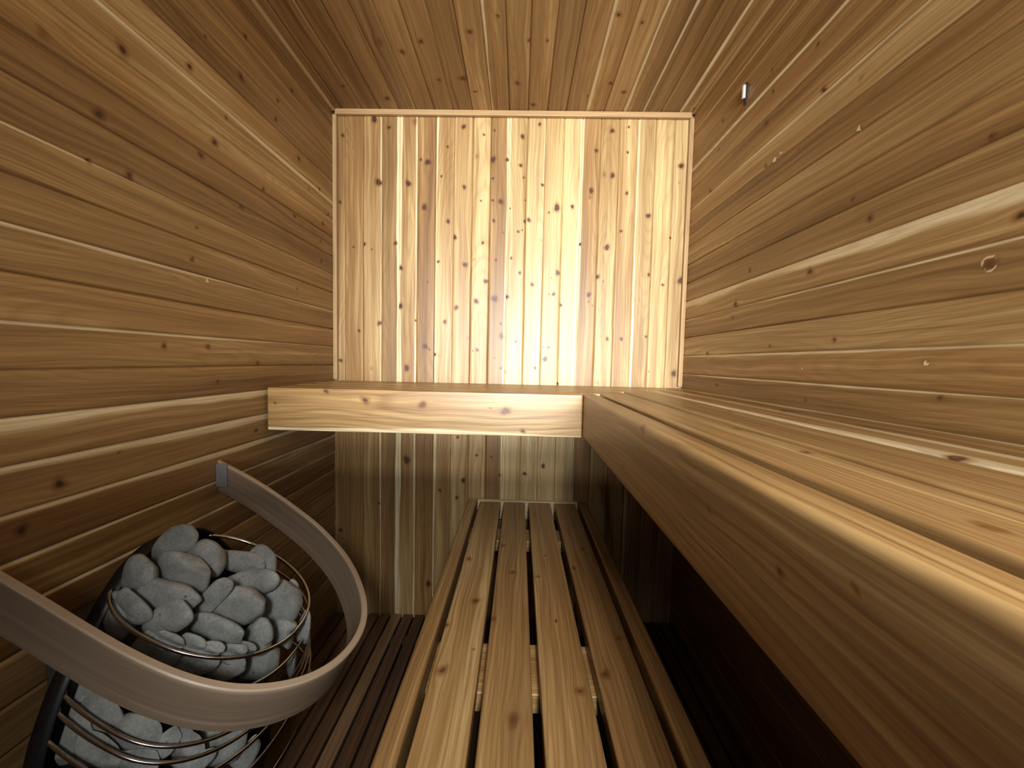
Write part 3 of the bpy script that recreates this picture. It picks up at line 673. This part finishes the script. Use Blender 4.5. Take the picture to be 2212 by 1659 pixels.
def stone(i, row):
    c, e1, e2, e3 = (Vector(row[k:k+3])*(1.12 if k else 1) for k in (0, 3, 6, 9))
    bm = bmesh.new(); bmesh.ops.create_icosphere(bm, subdivisions=5, radius=1)
    r = random.Random(100+i)
    ph = [r.uniform(0, 6.28) for _ in range(9)]; am = [r.uniform(.03, .09) for _ in range(5)]
    ax = [Vector((r.gauss(0, 1), r.gauss(0, 1), r.gauss(0, .6))).normalized() for _ in range(6)]
    cut = [(a, r.uniform(.72, .92)) for a in ax[:4]]
    tp = r.uniform(-.22, .22); bend = r.uniform(-.10, .10); ex = r.uniform(2.2, 2.7)
    sc = []
    for v in bm.verts:
        p = v.co.copy()
        k = (abs(p.x)**ex+abs(p.y)**ex+abs(p.z)**ex)**(-1/ex); p = p*k
        for a, d in cut:                                   # soft worn flats
            h = p.dot(a)-d
            if h > 0: p -= a*(h*.62)
        w = 1
        w += am[0]*math.sin(1.7*p.x+ph[0])*math.cos(1.9*p.y+ph[1]) + am[1]*.8*math.sin(2.6*p.y+1.3*p.z+ph[2]) + am[2]*.6*math.sin(3.3*p.x-2.1*p.z+ph[3])
        w += .018*math.sin(7*p.x+ph[4])*math.sin(6*p.y+ph[5])
        p *= w
        p.y = p.y*(1+tp*p.x)+bend*(p.x*p.x-.4); p.z *= (1+tp*.6*p.x)
        v.co = c + e1*p.x + e2*p.y + e3*p.z
        q = v.co                                            # rest against plate and hoops
        q.x = max(q.x, X0+.0075)
        zp = q.z-ZCAM+SL*(q.x-X0)
        if zp < -.40 and i != 17:
            zr = min(max(-.413-zp, 0), .22); w = .146+zr*.39; d = .261-.15*zr; bk = .137+zr*.9
            dx = q.x+.6; nx = dx/((d-.10) if dx > 0 else bk); ny = (q.y-YC)/w
            rho = (abs(nx)**2.2+abs(ny)**2.2)**(1/2.2)
            if rho > .95:
                f_ = (.95+(rho-.95)*.22)/rho
                k_ = min(1, (-.40-zp)/.012)
                f_ = 1+(f_-1)*k_
                q.x = max(-.6+dx*f_, X0+.0075); q.y = YC+(q.y-YC)*f_
        sc.append((v.co.x+i*3.1, v.co.y+i*1.7, v.co.z))
    me = bpy.data.meshes.new('heater_stone'); 
    for f in bm.faces: f.smooth = True
    for v in bm.verts: v.co -= c
    bm.to_mesh(me); bm.free()
    a = me.attributes.new('sc', 'FLOAT_VECTOR', 'POINT'); a.data.foreach_set('vector', [t for q in sc for t in q])
    me.materials.append(M_STONE)
    o = bpy.data.objects.new('heater_stone', me); o.location = c; COL.objects.link(o)
    return tag(o, LABELS[i], 'stone', 'grey stones heaped in the sauna heater')
for i, row in enumerate(STONES): stone(i, row)

# ------------------------------------------------------------------ sensor on the right wall
sn = empty('wall_sensor', (XR, 1.30, 2.02), 'small pale upright metal sensor pin high on the right wall near the ceiling', 'sensor')
def sensor():
    bm = bmesh.new(); bmesh.ops.create_uvsphere(bm, u_segments=24, v_segments=12, radius=1)
    for v in bm.verts: v.co = (XR-.0005-max(0, -v.co.x)*.006, 1.302+v.co.y*.013, 2.018+v.co.z*.036)
    me = bpy.data.meshes.new('sensor_shadow'); bm.to_mesh(me); bm.free(); link('sensor_shadow', me, M_SENSOR_SHADOW, sn)  # dark oval stands in for the shadow around the pin
    p = [(XR-.011, 1.296, 2.000), (XR-.011, 1.296, 2.003), (XR-.011, 1.296, 2.036), (XR-.011, 1.296, 2.039)]
    tube('sensor_pin', p, .0055, M_PALE, sn, 14)
sensor()

# ------------------------------------------------------------------ light and camera
w = bpy.data.worlds.new('world'); SC.world = w; w.use_nodes = True
w.node_tree.nodes['Background'].inputs[0].default_value = (.8, .9, 1, 1)
w.node_tree.nodes['Background'].inputs[1].default_value = .02
def area(name, loc, target, sx, sy, power, col=(1, 1, 1), spread=180):
    l = bpy.data.lights.new(name, 'AREA'); l.shape = 'RECTANGLE'; l.size = sx; l.size_y = sy; l.energy = power; l.color = col
    l.spread = math.radians(spread)
    o = bpy.data.objects.new(name, l); COL.objects.link(o); o.location = loc
    d = Vector(target)-Vector(loc); o.rotation_euler = d.to_track_quat('-Z', 'Y').to_euler()
    return o
area('daylight_at_window', (.06, -2.5, 1.36), (.12, 1.7, 1.22), 1.40, .46, 110, (.96, .985, 1), 100)
area('fill_lower_bench', (.17, -1.0, 1.85), (-.02, .8, .4), .22, .3, 3.6, (.96, .985, 1), 50)  # added weak fill lamp, aimed down to brighten the lower bench
area('fill_behind_camera', (.32, -.50, 1.56), (.18, 1.7, 1.25), .64, .84, 3.2, (.93, .97, 1))  # added soft fill lamp just outside the opening, lifts the dim walls
SC.view_settings.view_transform = 'Standard'
SC.view_settings.look = 'None'
SC.view_settings.exposure = 0
SC.view_settings.gamma = .90


cam = bpy.data.cameras.new('camera'); co = bpy.data.objects.new('camera', cam); COL.objects.link(co)
cam.sensor_fit = 'HORIZONTAL'; cam.sensor_width = 36; cam.lens = 850*36/2212; cam.clip_start = .01; cam.clip_end = 50
Bm = Matrix(((1, 0, 0), (0, 0, -1), (0, 1, 0)))
pi, ya, ro = .0568, .01745, .0220
Ry = Matrix(((math.cos(ya), 0, math.sin(ya)), (0, 1, 0), (-math.sin(ya), 0, math.cos(ya))))
Rx = Matrix(((1, 0, 0), (0, math.cos(pi), -math.sin(pi)), (0, math.sin(pi), math.cos(pi))))
Rz = Matrix(((math.cos(ro), -math.sin(ro), 0), (math.sin(ro), math.cos(ro), 0), (0, 0, 1)))
Mw = Rz @ Rx @ Ry @ Bm                     # world -> camera (x right, y down, z forward)
flip = Matrix(((1, 0, 0), (0, -1, 0), (0, 0, -1)))
rot = (flip @ Mw).transposed()
co.matrix_world = Matrix.Translation((0, 0, ZCAM)) @ rot.to_4x4()
SC.camera = co
